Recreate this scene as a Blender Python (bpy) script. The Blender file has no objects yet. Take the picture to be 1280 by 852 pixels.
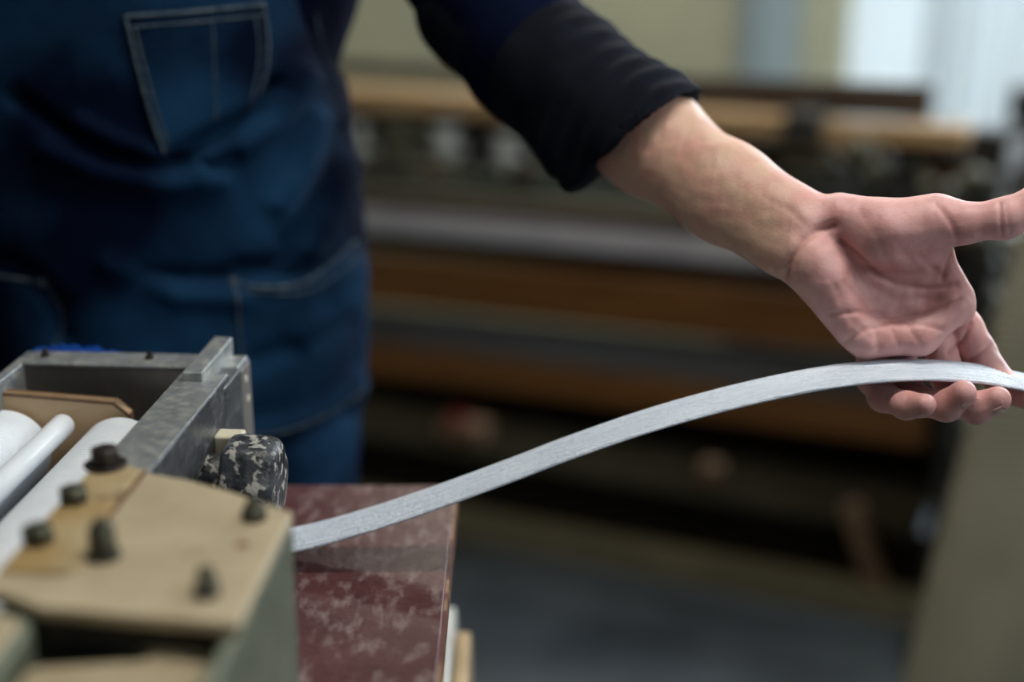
import bpy, bmesh, math, random
import numpy as np
from mathutils import Vector, Matrix
random.seed(4); rng = np.random.default_rng(4)
PI = math.pi
SC = bpy.context.scene
COL = SC.collection
H = 1.30                       # camera height; geometry below is measured relative to the camera height
FPX = 1778.0
PITCH = math.atan((426 + 145) / FPX)
cp, sp = math.cos(PITCH), math.sin(PITCH)

# ------------------------------------------------------------------ camera, world, lights, exposure
cam = bpy.data.cameras.new('camera'); cam_o = bpy.data.objects.new('camera', cam); COL.objects.link(cam_o)
cam_o.location = (0, 0, H); cam_o.rotation_euler = (PI / 2 - PITCH, 0, 0)
cam.sensor_width = 36; cam.lens = 50.0; cam.clip_start = .02; cam.clip_end = 60
cam.dof.use_dof = True; cam.dof.focus_distance = 0.94; cam.dof.aperture_fstop = 1.5; cam.dof.aperture_blades = 9
SC.camera = cam_o
w = bpy.data.worlds.new('world'); SC.world = w; w.use_nodes = True
bg = w.node_tree.nodes['Background']; bg.inputs[0].default_value = (.62, .72, .85, 1); bg.inputs[1].default_value = .055

def area(name, loc, target, size, sizey, power, color):
    l = bpy.data.lights.new(name, 'AREA'); l.shape = 'RECTANGLE'; l.size = size; l.size_y = sizey
    l.energy = power; l.color = color
    o = bpy.data.objects.new(name, l); COL.objects.link(o); o.location = loc
    d = Vector(target) - Vector(loc); o.rotation_euler = d.to_track_quat('-Z', 'Y').to_euler()
    return o
# daylight from the back window, soft light of the bench tube, two added fills
area('window_daylight', (1.70, 2.75, H + .45), (0, .95, H - .3), 1.2, 1.3, 50, (.80, .91, 1.0))
area('side_fill_light', (1.7, -.1, H + .85), (.15, .9, H - .3), 1.4, 1.2, 15, (.90, .95, 1.0))  # added soft light for the palm; no window stands here
area('tube_light_glow', (.35, .80, H + 1.18), (.35, .80, 0), 1.5, .14, 14, (1.0, .96, .88))
area('rear_wall_fill', (.1, 3.0, H + 1.18), (.1, 3.0, 0), 1.5, .14, 17, (1.0, .95, .86))  # added unseen light, set back to brighten the wall
vs = SC.view_settings
vs.view_transform = 'Standard'; vs.look = 'None'; vs.gamma = 1; vs.use_curve_mapping = False
vs.exposure = 0.14

# ------------------------------------------------------------------ helpers
def ray(px, py):
    X = (px - 640) / FPX; Y = -(py - 426) / FPX
    return np.array([X, cp + Y * sp, -sp + Y * cp])
def atd(px, py, d): return ray(px, py) * d
def aty(px, py, y):
    r = ray(px, py); return r * (y / r[1])
def atz(px, py, z):
    r = ray(px, py); return r * (z / r[2])
def xyz(px, y, z): return np.array([(px - 640) / FPX * (y * cp - z * sp), y, z])
def project(V):
    d = V[:, 1] * cp - V[:, 2] * sp; u = V[:, 1] * sp + V[:, 2] * cp
    return 640 + V[:, 0] / d * FPX, 426 - u / d * FPX

def tag(o, label=None, cat=None, group=None, kind=None):
    if label: o['label'] = label
    if cat: o['category'] = cat
    if group: o['group'] = group
    if kind: o['kind'] = kind
    return o
def thing(name, loc, label, cat, group=None):
    o = bpy.data.objects.new(name, None); COL.objects.link(o); o.location = (loc[0], loc[1], loc[2] + H)
    o.empty_display_size = .05
    return tag(o, label, cat, group)
def mesh(name, V, F, mat, parent=None, smooth=False, origin=None):
    """V in camera-height-relative world coordinates"""
    V = np.asarray(V, float)
    me = bpy.data.meshes.new(name)
    if parent is not None:
        off = np.array([parent.location.x, parent.location.y, parent.location.z - H])
        pp = parent.parent
        while pp is not None:
            off += np.array([pp.location.x, pp.location.y, pp.location.z]); pp = pp.parent
        if parent.type == 'MESH': off = PARENT_OFF[parent.name]
    else: off = np.array([0, 0, 0.])
    org = V.mean(0) if origin is None else np.array(origin, float)
    me.from_pydata((V - org).tolist(), [], [list(map(int, f)) for f in F]); me.update()
    o = bpy.data.objects.new(name, me); COL.objects.link(o)
    if mat is not None: me.materials.append(mat)
    if smooth:
        me.polygons.foreach_set('use_smooth', [True] * len(me.polygons))
    if parent is None: o.location = (org[0], org[1], org[2] + H)
    else: o.parent = parent; o.location = tuple(org - off)
    PARENT_OFF[o.name] = org
    return o
PARENT_OFF = {}
class MB:
    def __init__(s): s.v = []; s.f = []
    def add(s, V, F):
        n = len(s.v); s.v += [tuple(map(float, p)) for p in V]; s.f += [[i + n for i in f] for f in F]; return s
    def build(s, name, mat, parent=None, smooth=False, bevel=0, seg=2, auto=None):
        o = mesh(name, np.array(s.v), s.f, mat, parent, smooth)
        if bevel:
            m = o.modifiers.new('bevel', 'BEVEL'); m.width = bevel; m.segments = seg; m.limit_method = 'ANGLE'; m.angle_limit = .6
            for p in o.data.polygons: p.use_smooth = True
        if auto or bevel:
            try:
                bpy.context.view_layer.objects.active = o
                wn = o.modifiers.new('wn', 'WEIGHTED_NORMAL'); wn.keep_sharp = True
            except Exception: pass
        return o
def frame(u, v, w_):
    return np.array([u, v, w_], float)
I3 = np.eye(3)
def box(mb, c, h, R=I3):
    """c centre, h half sizes, R rows = axes"""
    P = []
    for k in (-1, 1):
        for j in (-1, 1):
            for i in (-1, 1): P.append(np.array(c) + i * h[0] * R[0] + j * h[1] * R[1] + k * h[2] * R[2])
    return mb.add(P, [(0, 2, 3, 1), (4, 5, 7, 6), (0, 1, 5, 4), (2, 6, 7, 3), (0, 4, 6, 2), (1, 3, 7, 5)])
def bar(mb, a, b, wdt, hgt, up=(0, 0, 1)):
    a = np.array(a, float); b = np.array(b, float); d = b - a; L = np.linalg.norm(d); d /= L
    s = np.cross(d, up); s /= np.linalg.norm(s); t = np.cross(s, d)
    return box(mb, (a + b) / 2, (L / 2, wdt / 2, hgt / 2), np.array([d, s, t]))
def prism(mb, pts, lo, hi):
    """pts: list of 3-vectors mapping; lo, hi offset vectors"""
    n = len(pts); P = [np.array(p) + lo for p in pts] + [np.array(p) + hi for p in pts]
    return mb.add(P, [list(range(n))[::-1], list(range(n, 2 * n))] + [(i, (i + 1) % n, n + (i + 1) % n, n + i) for i in range(n)])
def basis(d):
    d = np.array(d, float); d /= np.linalg.norm(d)
    a = np.array([0, 0, 1.]) if abs(d[2]) < .9 else np.array([1., 0, 0])
    u = np.cross(a, d); u /= np.linalg.norm(u); return u, np.cross(d, u), d
def lathe(mb, o, d, prof, n=24):
    """prof: list of (t along d, radius)"""
    u, v, d = basis(d); P = []; F = []
    for t, r in prof:
        for i in range(n):
            a = 2 * PI * i / n; P.append(np.array(o) + d * t + r * (math.cos(a) * u + math.sin(a) * v))
    for k in range(len(prof) - 1):
        for i in range(n):
            j = (i + 1) % n; F.append((k * n + i, k * n + j, (k + 1) * n + j, (k + 1) * n + i))
    F.append(list(range(n))[::-1]); F.append([(len(prof) - 1) * n + i for i in range(n)])
    return mb.add(P, F)
def tube(mb, pts, r, n=8):
    pts = [np.array(p, float) for p in pts]; P = []; F = []
    u = None
    for i, p in enumerate(pts):
        d = pts[min(i + 1, len(pts) - 1)] - pts[max(i - 1, 0)]; d /= np.linalg.norm(d) + 1e-12
        if u is None: u = basis(d)[0]
        u = u - d * u.dot(d); u /= np.linalg.norm(u); v = np.cross(d, u)
        rr = r[i] if hasattr(r, '__len__') else r
        for k in range(n):
            a = 2 * PI * k / n; P.append(p + rr * (math.cos(a) * u + math.sin(a) * v))
    m = len(pts)
    for i in range(m - 1):
        for k in range(n):
            l = (k + 1) % n; F.append((i * n + k, i * n + l, (i + 1) * n + l, (i + 1) * n + k))
    F.append(list(range(n))[::-1]); F.append([(m - 1) * n + k for k in range(n)])
    return mb.add(P, F)
def grid(mb, P, nu, nv):
    F = [(i * nv + j, (i + 1) * nv + j, (i + 1) * nv + j + 1, i * nv + j + 1) for i in range(nu - 1) for j in range(nv - 1)]
    return mb.add(P, F)
def spline(pts, n):
    """Catmull-Rom through pts"""
    P = np.array(pts, float); P = np.vstack([2 * P[0] - P[1], P, 2 * P[-1] - P[-2]]); m = len(pts) - 1
    out = []
    for i in range(n):
        t = i / (n - 1) * m; k = min(int(t), m - 1); t -= k
        a, b, c, d = P[k], P[k + 1], P[k + 2], P[k + 3]
        out.append(.5 * ((2 * b) + (c - a) * t + (2 * a - 5 * b + 4 * c - d) * t * t + (3 * b - a - 3 * c + d) * t ** 3))
    return np.array(out)

# ------------------------------------------------------------------ materials
def mat(name, c1, c2=None, rough=.6, metal=0, scale=30, stretch=(1, 1, 1), lo=.4, hi=.6, bump=0, bscale=200, spec=.5,
        wear=None, wscale=60, wlo=.6, whi=.66, wstretch=(1, 1, 1), wrough=None, trans=0, sheen=0, detail=6, bstretch=(1, 1, 1)):
    m = bpy.data.materials.new(name); m.use_nodes = True; nt = m.node_tree; N = nt.nodes; L = nt.links
    b = N['Principled BSDF']; b.inputs['Roughness'].default_value = rough; b.inputs['Metallic'].default_value = metal
    b.inputs['Specular IOR Level'].default_value = spec
    if sheen: b.inputs['Sheen Weight'].default_value = sheen
    tc = N.new('ShaderNodeTexCoord')
    def noise(sc, st, det=6):
        mp = N.new('ShaderNodeMapping'); mp.inputs['Scale'].default_value = st; L.new(tc.outputs['Object'], mp.inputs[0])
        n = N.new('ShaderNodeTexNoise'); n.inputs['Scale'].default_value = sc; n.inputs['Detail'].default_value = det
        L.new(mp.outputs[0], n.inputs['Vector']); return n.outputs['Fac']
    def rampf(s, a, z):
        r = N.new('ShaderNodeMapRange'); r.inputs[1].default_value = a; r.inputs[2].default_value = z; r.clamp = True
        L.new(s, r.inputs[0]); return r.outputs[0]
    def mix(f, a, c):
        x = N.new('ShaderNodeMix'); x.data_type = 'RGBA'; L.new(f, x.inputs[0])
        for sock, v in ((x.inputs[6], a), (x.inputs[7], c)):
            if isinstance(v, tuple): sock.default_value = (*v, 1) if len(v) == 3 else v
            else: L.new(v, sock)
        return x.outputs[2]
    col = c1
    if c2: col = mix(rampf(noise(scale, stretch, detail), lo, hi), c1, c2)
    if wear:
        wf = rampf(noise(wscale, wstretch, 9), wlo, whi); col = mix(wf, col, wear)
        if wrough is not None:
            r = N.new('ShaderNodeMapRange'); r.inputs[3].default_value = rough; r.inputs[4].default_value = wrough
            L.new(wf, r.inputs[0]); L.new(r.outputs[0], b.inputs['Roughness'])
    if isinstance(col, tuple): b.inputs['Base Color'].default_value = (*col, 1)
    else: L.new(col, b.inputs['Base Color'])
    if bump:
        bp = N.new('ShaderNodeBump'); bp.inputs['Strength'].default_value = bump; bp.inputs['Distance'].default_value = .002
        L.new(noise(bscale, bstretch, 5), bp.inputs['Height']); L.new(bp.outputs[0], b.inputs['Normal'])
    m['h'] = 1
    return m
M = {}
M['wall'] = mat('wall_paint', (.48, .48, .34), (.42, .43, .32), .9, scale=2, bump=.1, bscale=40)
M['ceiling'] = mat('ceiling_paint', (.5, .5, .46), (.44, .44, .40), .9, scale=3)
M['floor'] = mat('floor_concrete', (.035, .045, .06), (.16, .19, .22), .55, scale=2.2, lo=.34, hi=.72, bump=.1, bscale=30)
M['cream'] = mat('cream_enamel', (.44, .36, .24), (.38, .31, .20), .45, scale=25, bump=.12, bscale=50, wear=(.20, .13, .07), wscale=35, wlo=.68, whi=.76)
M['green'] = mat('green_grey_enamel', (.105, .12, .085), (.14, .155, .11), .5, scale=30, bump=.15, bscale=60, wear=(.25, .20, .12), wscale=40, wlo=.64, whi=.72)
M['ochre'] = mat('ochre_enamel', (.33, .22, .09), (.42, .33, .19), .45, scale=22, bump=.1, bscale=60, wear=(.14, .08, .04), wscale=40, wlo=.62, whi=.7)
M['steel'] = mat('worn_steel', (.36, .38, .39), (.25, .27, .28), .45, .6, scale=50, lo=.35, hi=.7, bump=.2, bscale=150, wear=(.58, .56, .49), wscale=120, wlo=.46, whi=.85, wrough=.65)
M['steeldark'] = mat('dark_steel_plate', (.13, .12, .11), (.22, .205, .19), .5, .6, scale=22, stretch=(1, 1, .3), bump=.15, bscale=80)
M['steelside'] = mat('shaded_scratched_steel', (.085, .09, .10), (.17, .175, .185), .42, .7, scale=90, stretch=(1, 1, 1), lo=.35, hi=.75, bump=.2, bscale=150, wear=(.36, .37, .38), wscale=170, wstretch=(1, .4, 1), wlo=.56, whi=.8)  # darkened for the shaded sides of the steel, plus scratches
M['bolt'] = mat('oily_bolt_steel', (.05, .048, .04), (.11, .115, .085), .4, .7, scale=120, bump=.3, bscale=300)
M['boltdark'] = mat('rusted_black_bolt', (.022, .017, .015), (.05, .04, .035), .45, .5, scale=120, bump=.3, bscale=300)
M['slot'] = mat('shaded_slot_black', (.010, .009, .007), (.02, .016, .012), .6, scale=60)  # shade of slot and recess put into a near-black colour
M['knob'] = mat('flaked_black_knob', (.012, .013, .016), (.05, .055, .065), .35, scale=90, wear=(.36, .35, .32), wscale=130, wlo=.54, whi=.60, wrough=.7, bump=.5, bscale=260)
M['bushing'] = mat('cream_bushing', (.6, .55, .42), None, .5)
M['roller'] = mat('white_plastic_windings', (.80, .85, .92), (.84, .89, .95), .25, scale=60, bump=.12, bscale=500)
M['tan'] = mat('tan_board', (.66, .46, .27), (.58, .40, .23), .45, scale=12, bump=.05)
M['tanedge'] = mat('brown_board_edge', (.16, .085, .04), (.22, .12, .06), .5, scale=60)
M['blue'] = mat('bright_blue_bristle', (.003, .06, .36), (.006, .10, .48), .5, scale=200)
M['tabletop'] = mat('worn_maroon_paint', (.062, .016, .017), (.088, .030, .029), .43, scale=30, lo=.35, hi=.7, bump=.3, bscale=160, wear=(.33, .265, .25), wscale=120, wlo=.50, whi=1.0, wrough=.6, wstretch=(1, .4, 1))
M['tableedge'] = mat('bare_board_edge', (.11, .035, .025), (.24, .14, .075), .6, scale=45, lo=.5, hi=.6)
M['legwood'] = mat('dark_bench_wood', (.10, .06, .035), (.15, .09, .05), .6, scale=8, stretch=(6, 6, 1))
M['whiteboard'] = mat('white_melamine', (.60, .60, .56), (.52, .52, .48), .5, scale=8)
M['tanwood'] = mat('pale_board_edge', (.50, .36, .20), (.38, .26, .13), .6, scale=20, stretch=(1, 1, .1))
M['loomtan'] = mat('pale_loom_wood', (.38, .235, .11), (.46, .30, .155), .5, scale=5, stretch=(1, 1, 8))
M['loomorange'] = mat('varnished_orange_wood', (.105, .040, .007), (.165, .068, .013), .45, scale=4, stretch=(1, 1, 9), lo=.3, hi=.7)
M['loomdark'] = mat('dark_brown_loom_wood', (.042, .028, .019), (.06, .042, .03), .6, scale=6)
M['loomred'] = mat('red_brown_rail_paint', (.07, .022, .012), (.09, .03, .018), .5, scale=8)
M['loomgreen'] = mat('grey_green_loom_enamel', (.075, .085, .07), (.055, .062, .05), .5, scale=8)
M['loomgrey'] = mat('pale_lilac_rail', (.38, .36, .39), (.45, .43, .455), .5, scale=10)
M['warp'] = mat('grey_warp_yarn', (.075, .078, .082), (.10, .103, .108), .8, scale=100)
M['loomshade'] = mat('loom_gap_shade', (.013, .011, .006), (.018, .015, .009), 1.0, scale=10, spec=.05)  # shade in the loom's gaps put into a near-black colour
M['looolive'] = mat('olive_foot_rail', (.15, .125, .075), (.12, .10, .06), .6, scale=10)
M['iron'] = mat('black_cast_iron', (.014, .013, .012), (.028, .026, .022), .65, 0, scale=30, bump=.2)
M['oliron'] = mat('olive_greased_iron', (.13, .125, .085), (.055, .05, .035), .45, .3, scale=40)
M['polish'] = mat('polished_loom_metal', (.50, .50, .47), (.35, .35, .32), .35, .4, scale=20)
M['strut'] = mat('brown_strut_wood', (.17, .10, .055), (.12, .07, .04), .6, scale=10)
M['bobbin'] = mat('grey_white_bobbin', (.60, .61, .56), (.42, .43, .40), .6, scale=30)
M['red'] = mat('red_plastic', (.10, .004, .005), None, .4)
M['denim'] = mat('washed_navy_denim', (.0008, .0042, .017), (.012, .052, .118), .85, scale=6, lo=.40, hi=.66, bump=.35, bscale=900, spec=.06)
M['stitch'] = mat('faded_denim_seam', (.04, .06, .085), (.10, .13, .15), .85, scale=120, spec=.1)
M['navy'] = mat('navy_shirt_cotton', (.0006, .0030, .016), (.0008, .0035, .020), .9, scale=20, spec=.08, bump=.2, bscale=600)
M['black'] = mat('black_undersleeve_knit', (.0030, .0042, .0085), (.005, .007, .013), .9, scale=30, spec=.12, bump=.3, bscale=900)
M['trouser'] = mat('dark_trouser_cloth', (.01, .02, .04), (.012, .025, .05), .9, scale=20)
M['shoe'] = mat('black_shoe', (.02, .02, .02), None, .5)
M['hair'] = mat('black_hair', (.01, .009, .008), (.02, .017, .015), .5, scale=200, stretch=(1, 1, .1), bump=.5, bscale=400)
M['eye'] = mat('eye_white', (.7, .7, .68), None, .2)
M['iris'] = mat('dark_iris', (.02, .012, .008), None, .15)
M['nail'] = mat('fingernail', (.60, .36, .31), (.66, .43, .38), .4, scale=100)
M['frame'] = mat('window_frame_paint', (.42, .42, .36), None, .5)
M['lampbody'] = mat('lamp_body_white', (.7, .7, .68), None, .4)

def emis(name, col, s):
    m = bpy.data.materials.new(name); m.use_nodes = True; b = m.node_tree.nodes['Principled BSDF']
    b.inputs['Base Color'].default_value = (*col, 1); b.inputs['Emission Color'].default_value = (*col, 1); b.inputs['Emission Strength'].default_value = s
    b.inputs['Roughness'].default_value = .6
    return m
M['pane'] = emis('bright_frosted_pane', (.95, .98, 1.0), 1.45)
M['tube'] = emis('lit_tube', (1, .96, .88), 8)
def cloth(name, col, trans):
    m = bpy.data.materials.new(name); m.use_nodes = True; nt = m.node_tree; N = nt.nodes
    N.remove(N['Principled BSDF']); d = N.new('ShaderNodeBsdfDiffuse'); t = N.new('ShaderNodeBsdfTranslucent'); x = N.new('ShaderNodeMixShader')
    d.inputs[0].default_value = (*col, 1); t.inputs[0].default_value = (*col, 1); x.inputs[0].default_value = trans
    nt.links.new(d.outputs[0], x.inputs[1]); nt.links.new(t.outputs[0], x.inputs[2]); nt.links.new(x.outputs[0], N['Material Output'].inputs[0])
    return m
M['curtain'] = cloth('pale_blue_curtain_net', (.80, .84, .86), .72)
M['curtaingrey'] = cloth('grey_blue_curtain', (.58, .64, .66), .6)
M['curtaincream'] = cloth('cream_curtain', (.74, .74, .64), .55)

def skin_mat():
    m = mat('skin', (.5, .3, .25), None, .47, spec=.4)
    nt = m.node_tree; N = nt.nodes; L = nt.links; b = N['Principled BSDF']
    at = N.new('ShaderNodeAttribute'); at.attribute_name = 'tone'
    sep = N.new('ShaderNodeSeparateColor'); L.new(at.outputs['Color'], sep.inputs[0])
    tc = N.new('ShaderNodeTexCoord')
    def nz(sc, det):
        n = N.new('ShaderNodeTexNoise'); n.inputs['Scale'].default_value = sc; n.inputs['Detail'].default_value = det
        L.new(tc.outputs['Object'], n.inputs['Vector']); return n
    def mx(f, a, c):
        x = N.new('ShaderNodeMix'); x.data_type = 'RGBA'
        if hasattr(f, 'links'): L.new(f, x.inputs[0])
        else: x.inputs[0].default_value = f
        for s, v in ((x.inputs[6], a), (x.inputs[7], c)):
            if isinstance(v, tuple): s.default_value = (*v, 1)
            else: L.new(v, s)
        return x.outputs[2]
    base = mx(sep.outputs[0], (.60, .385, .285), (.70, .39, .375))       # forearm tan -> palm pink
    n = nz(55, 4); r = N.new('ShaderNodeMapRange'); r.inputs[1].default_value = .4; r.inputs[2].default_value = .66; r.inputs[4].default_value = .5
    L.new(n.outputs['Fac'], r.inputs[0])
    base = mx(r.outputs[0], base, (.58, .25, .22))
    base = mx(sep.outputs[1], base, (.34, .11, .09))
    L.new(base, b.inputs['Base Color'])
    b.inputs['Subsurface Weight'].default_value = .12; b.inputs['Subsurface Radius'].default_value = (.006, .0022, .0012); b.inputs['Subsurface Scale'].default_value = 1
    bp = N.new('ShaderNodeBump'); bp.inputs['Strength'].default_value = .28; bp.inputs['Distance'].default_value = .0009
    v = N.new('ShaderNodeTexVoronoi'); v.inputs['Scale'].default_value = 420; L.new(tc.outputs['Object'], v.inputs['Vector'])
    n2 = nz(160, 5); ad = N.new('ShaderNodeMath'); ad.operation = 'MULTIPLY_ADD'; ad.inputs[1].default_value = .35
    L.new(v.outputs['Distance'], ad.inputs[0]); L.new(n2.outputs['Fac'], ad.inputs[2]); L.new(ad.outputs[0], bp.inputs['Height'])
    L.new(bp.outputs[0], b.inputs['Normal'])
    return m
M['skin'] = skin_mat()

def ribbon_mat():
    m = mat('silvery_woven_ribbon', (.60, .66, .73), None, .36, spec=.7)
    nt = m.node_tree; N = nt.nodes; L = nt.links; b = N['Principled BSDF']
    tc = N.new('ShaderNodeTexCoord'); mp = N.new('ShaderNodeMapping'); mp.inputs['Scale'].default_value = (14, 260, 14)
    L.new(tc.outputs['Object'], mp.inputs[0])
    n = N.new('ShaderNodeTexNoise'); n.inputs['Scale'].default_value = 3; n.inputs['Detail'].default_value = 6; L.new(mp.outputs[0], n.inputs['Vector'])
    x = N.new('ShaderNodeMix'); x.data_type = 'RGBA'; x.inputs[6].default_value = (.47, .54, .65, 1); x.inputs[7].default_value = (.80, .87, .96, 1)
    L.new(n.outputs['Fac'], x.inputs[0]); L.new(x.outputs[2], b.inputs['Base Color'])
    n2 = N.new('ShaderNodeTexNoise'); n2.inputs['Scale'].default_value = 230; n2.inputs['Detail'].default_value = 4; L.new(tc.outputs['Object'], n2.inputs['Vector'])
    ad = N.new('ShaderNodeMath'); ad.operation = 'ADD'; L.new(n.outputs['Fac'], ad.inputs[0]); L.new(n2.outputs['Fac'], ad.inputs[1])
    bp = N.new('ShaderNodeBump'); bp.inputs['Strength'].default_value = .9; bp.inputs['Distance'].default_value = .0016
    L.new(ad.outputs[0], bp.inputs['Height']); L.new(bp.outputs[0], b.inputs['Normal'])
    b.inputs['Sheen Weight'].default_value = .1
    return m
M['ribbon'] = ribbon_mat()

def mesh_mat():
    m = mat('olive_woven_sheet', (.22, .20, .135), (.27, .245, .17), .8, scale=6, bump=.2, bscale=200)
    return m
M['sheet'] = mesh_mat()

# ------------------------------------------------------------------ the room
def struct(o): o['kind'] = 'structure'; return o
LU = np.array([.905, -.425, 0]); LU /= np.linalg.norm(LU); LN = np.array([-LU[1], LU[0], 0]); LP0 = np.array([-.11, 2.57, 0])
def lp(s, t, h): return LP0 + LU * s + LN * t + np.array([0, 0, h])
def lhit(px, py, t=0):
    r = ray(px, py); k = (LP0.dot(LN) + t) / r.dot(LN); P = r * k; return (P - LP0).dot(LU), P[2]
mb = MB(); box(mb, (0, 2.2, -1.35), (4.2, 4.2, .05)); struct(mb.build('floor', M['floor']))
mb = MB(); box(mb, (0, 2.2, 1.35), (4.2, 4.2, .05)); struct(mb.build('ceiling', M['ceiling']))
LR = np.array([LU, LN, [0, 0, 1]])
WT = 1.35
w0 = lhit(925, 60, WT)[0]; w1 = w0 + 1.9
wz0, wz1 = -1.05, .95
mb = MB()
box(mb, lp((-3.4 + w0) / 2, WT + .06, 0), ((w0 + 3.4) / 2, .06, 1.3), LR)
box(mb, lp((w1 + 3.2) / 2, WT + .06, 0), ((3.2 - w1) / 2, .06, 1.3), LR)
box(mb, lp((w0 + w1) / 2, WT + .06, (wz0 - 1.3) / 2), ((w1 - w0) / 2, .06, (wz0 + 1.3) / 2), LR)
box(mb, lp((w0 + w1) / 2, WT + .06, (wz1 + 1.3) / 2), ((w1 - w0) / 2, .06, (1.3 - wz1) / 2), LR)
struct(mb.build('wall_back', M['wall']))
win = bpy.data.objects.new('window_1', None); COL.objects.link(win); win['kind'] = 'structure'
_p = lp((w0 + w1) / 2, WT, wz0); win.location = (_p[0], _p[1], _p[2] + H)
mb = MB()
for s in (w0 + .02, w1 - .02): box(mb, lp(s, WT + .04, (wz0 + wz1) / 2), (.025, .04, (wz1 - wz0) / 2), LR)
for z in (wz0 + .02, wz1 - .02, .05): box(mb, lp((w0 + w1) / 2, WT + .04, z), ((w1 - w0) / 2 - .04, .035, .025), LR)
for k in (1, 2): box(mb, lp(w0 + (w1 - w0) * k / 3, WT + .04, (wz0 + wz1) / 2), (.02, .03, (wz1 - wz0) / 2 - .04), LR)
mb.build('window_frame', M['frame'], win)
for k in range(3):
    for (za, zb) in ((wz0 + .045, .025), (.075, wz1 - .045)):
        mb = MB(); box(mb, lp(w0 + (w1 - w0) * (k + .5) / 3, WT + .06, (za + zb) / 2), ((w1 - w0) / 6 - .022, .004, (zb - za) / 2), LR)
        mb.build('pane', M['pane'], win)

def curtain(name, s0, s1, t, z0, z1, m, label, pleats, amp=.018, lean=0):
    nu, nv = pleats * 8 + 1, 12; P = []
    for i in range(nu):
        for j in range(nv):
            u = i / (nu - 1); v = j / (nv - 1)
            P.append(lp(s0 + (s1 - s0) * u + lean * (1 - v), t + amp * math.sin(u * pleats * 2 * PI) * (1.2 - .4 * v), z0 + (z1 - z0) * v))
    mb = MB(); grid(mb, P, nu, nv); o = mb.build(name, m, None, True)
    so = o.modifiers.new('thick', 'SOLIDIFY'); so.thickness = .0015
    return tag(o, label, 'curtain', 'curtains along the back window')
cs = lambda px: lhit(px, 50, WT - .12)[0]
curtain('window_curtain', cs(915), cs(1006), WT - .06, -1.2, 1.1, M['curtaingrey'], 'grey-blue pleated curtain bunched left of the bright window', 5)
curtain('window_curtain', cs(1003), cs(1066), WT - .15, -1.2, 1.1, M['curtaincream'], 'narrow cream curtain at the left edge of the bright window', 4)
curtain('window_curtain', cs(1054), cs(1178), WT - .07, -1.2, 1.1, M['curtain'], 'pale translucent curtain lit brightly above the dark loom board', 4, .012)
curtain('window_curtain', cs(1176), cs(1276), WT - .16, -1.2, 1.1, M['curtain'], 'pale blue translucent curtain beside the right end of the loom', 4, .012, -.05)
curtain('window_curtain', cs(1262), cs(1470), WT - .22, -1.2, 1.1, M['curtain'], 'rightmost pale curtain cut by the photo edge above the thumb', 6, .014)
mb = MB(); tube(mb, [lp(cs(880), WT - .12, 1.12), lp(cs(1500), WT - .12, 1.12)], .012, 12); tag(mb.build('curtain_rail', M['polish'], None, True), 'metal rail carrying the window curtains', 'curtain rail')
mb = MB(); box(mb, (3.0, 1.2, 0), (.06, 3.0, 1.3)); struct(mb.build('wall_right', M['wall']))
mb = MB(); box(mb, (-3.2, 1.7, 0), (.06, 3.4, 1.3)); struct(mb.build('wall_left', M['wall']))

for i, (x, y, lab) in enumerate(((.35, .80, 'ceiling strip light above the workbench'), (.1, 3.0, 'added unseen strip light that brightens the back wall'))):  # the second fixture is added for the rear fill
    t = thing('ceiling_light', (x, y, 1.3), lab, 'lamp', 'ceiling strip lights')
    mb = MB(); box(mb, (x, y, 1.27), (.78, .07, .028)); mb.build('lamp_body', M['lampbody'], t, bevel=.005)
    for dy in (-.035, .035):
        mb = MB(); tube(mb, [(x - .74, y + dy, 1.222), (x + .74, y + dy, 1.222)], .014, 12); mb.build('lamp_tube', M['tube'], t, True)

# ------------------------------------------------------------------ loom in the background
loom = thing('loom', lp(.35, .3, -1.3), 'old wooden and cast iron loom standing behind the worker', 'loom')
def lm(name, a, b, hgt, m, t=0, th=.04, bevel=.004):
    """member between (s,h) a and b: centre line, height, depth th"""
    mb = MB(); bar(mb, lp(a[0], t, a[1]), lp(b[0], t, b[1]), th, hgt); return mb.build(name, m, loom, bevel=bevel)
lm('top_board', (.405, -.333), (.838, -.325), .055, M['loomdark'], .02, .02)
lm('back_board', (-.9, -.335), (.56, -.328), .026, M['oliron'], .06, .03)
lm('breast_beam', (-.9, -.375), (.645, -.370), .036, M['loomtan'], -.02, .06)
lm('breast_beam', (.675, -.374), (.905, -.366), .030, M['loomtan'], -.02, .06)
mb = MB(); bar(mb, lp(.55, -.06, -.415), lp(.67, -.06, -.368), .03, .018); box(mb, lp(.658, -.05, -.366), (.028, .03, .026), LR); mb.build('beam_clamp', M['iron'], loom, bevel=.004)
lm('tie_bar', (-.95, -.333), (.40, -.318), .014, M['loomdark'], .05, .02)
lm('under_beam', (.575, -.408), (.705, -.405), .030, M['loomtan'], .03, .03)
lm('under_beam', (-.9, -.405), (.20, -.402), .022, M['loomorange'], .03, .03)
mb = MB(); bar(mb, lp(.845, .02, -.455), lp(.885, .02, -.385), .03, .05); mb.build('corner_bracket', M['loomorange'], loom, bevel=.003)
lm('inner_shade_panel', (-.95, -.46), (.93, -.44), .12, M['loomshade'], .10, .02)  # dark sheet standing for the shade behind the brackets
lm('slide_rail', (-.95, -.545), (.93, -.490), .034, M['loomgreen'], 0, .05)
lm('red_rail', (-.95, -.578), (.93, -.532), .014, M['loomred'], -.01, .05)
lm('pale_rail', (-.95, -.612), (.86, -.578), .036, M['loomgrey'], -.03, .05)
lm('gap_shade_panel', (-.95, -.66), (.93, -.62), .10, M['loomshade'], .10, .02)  # dark sheet for the shaded gap between rail and plank
lm('front_plank', (-.95, -.745), (.88, -.690), .095, M['loomorange'], 0, .03)
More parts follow.
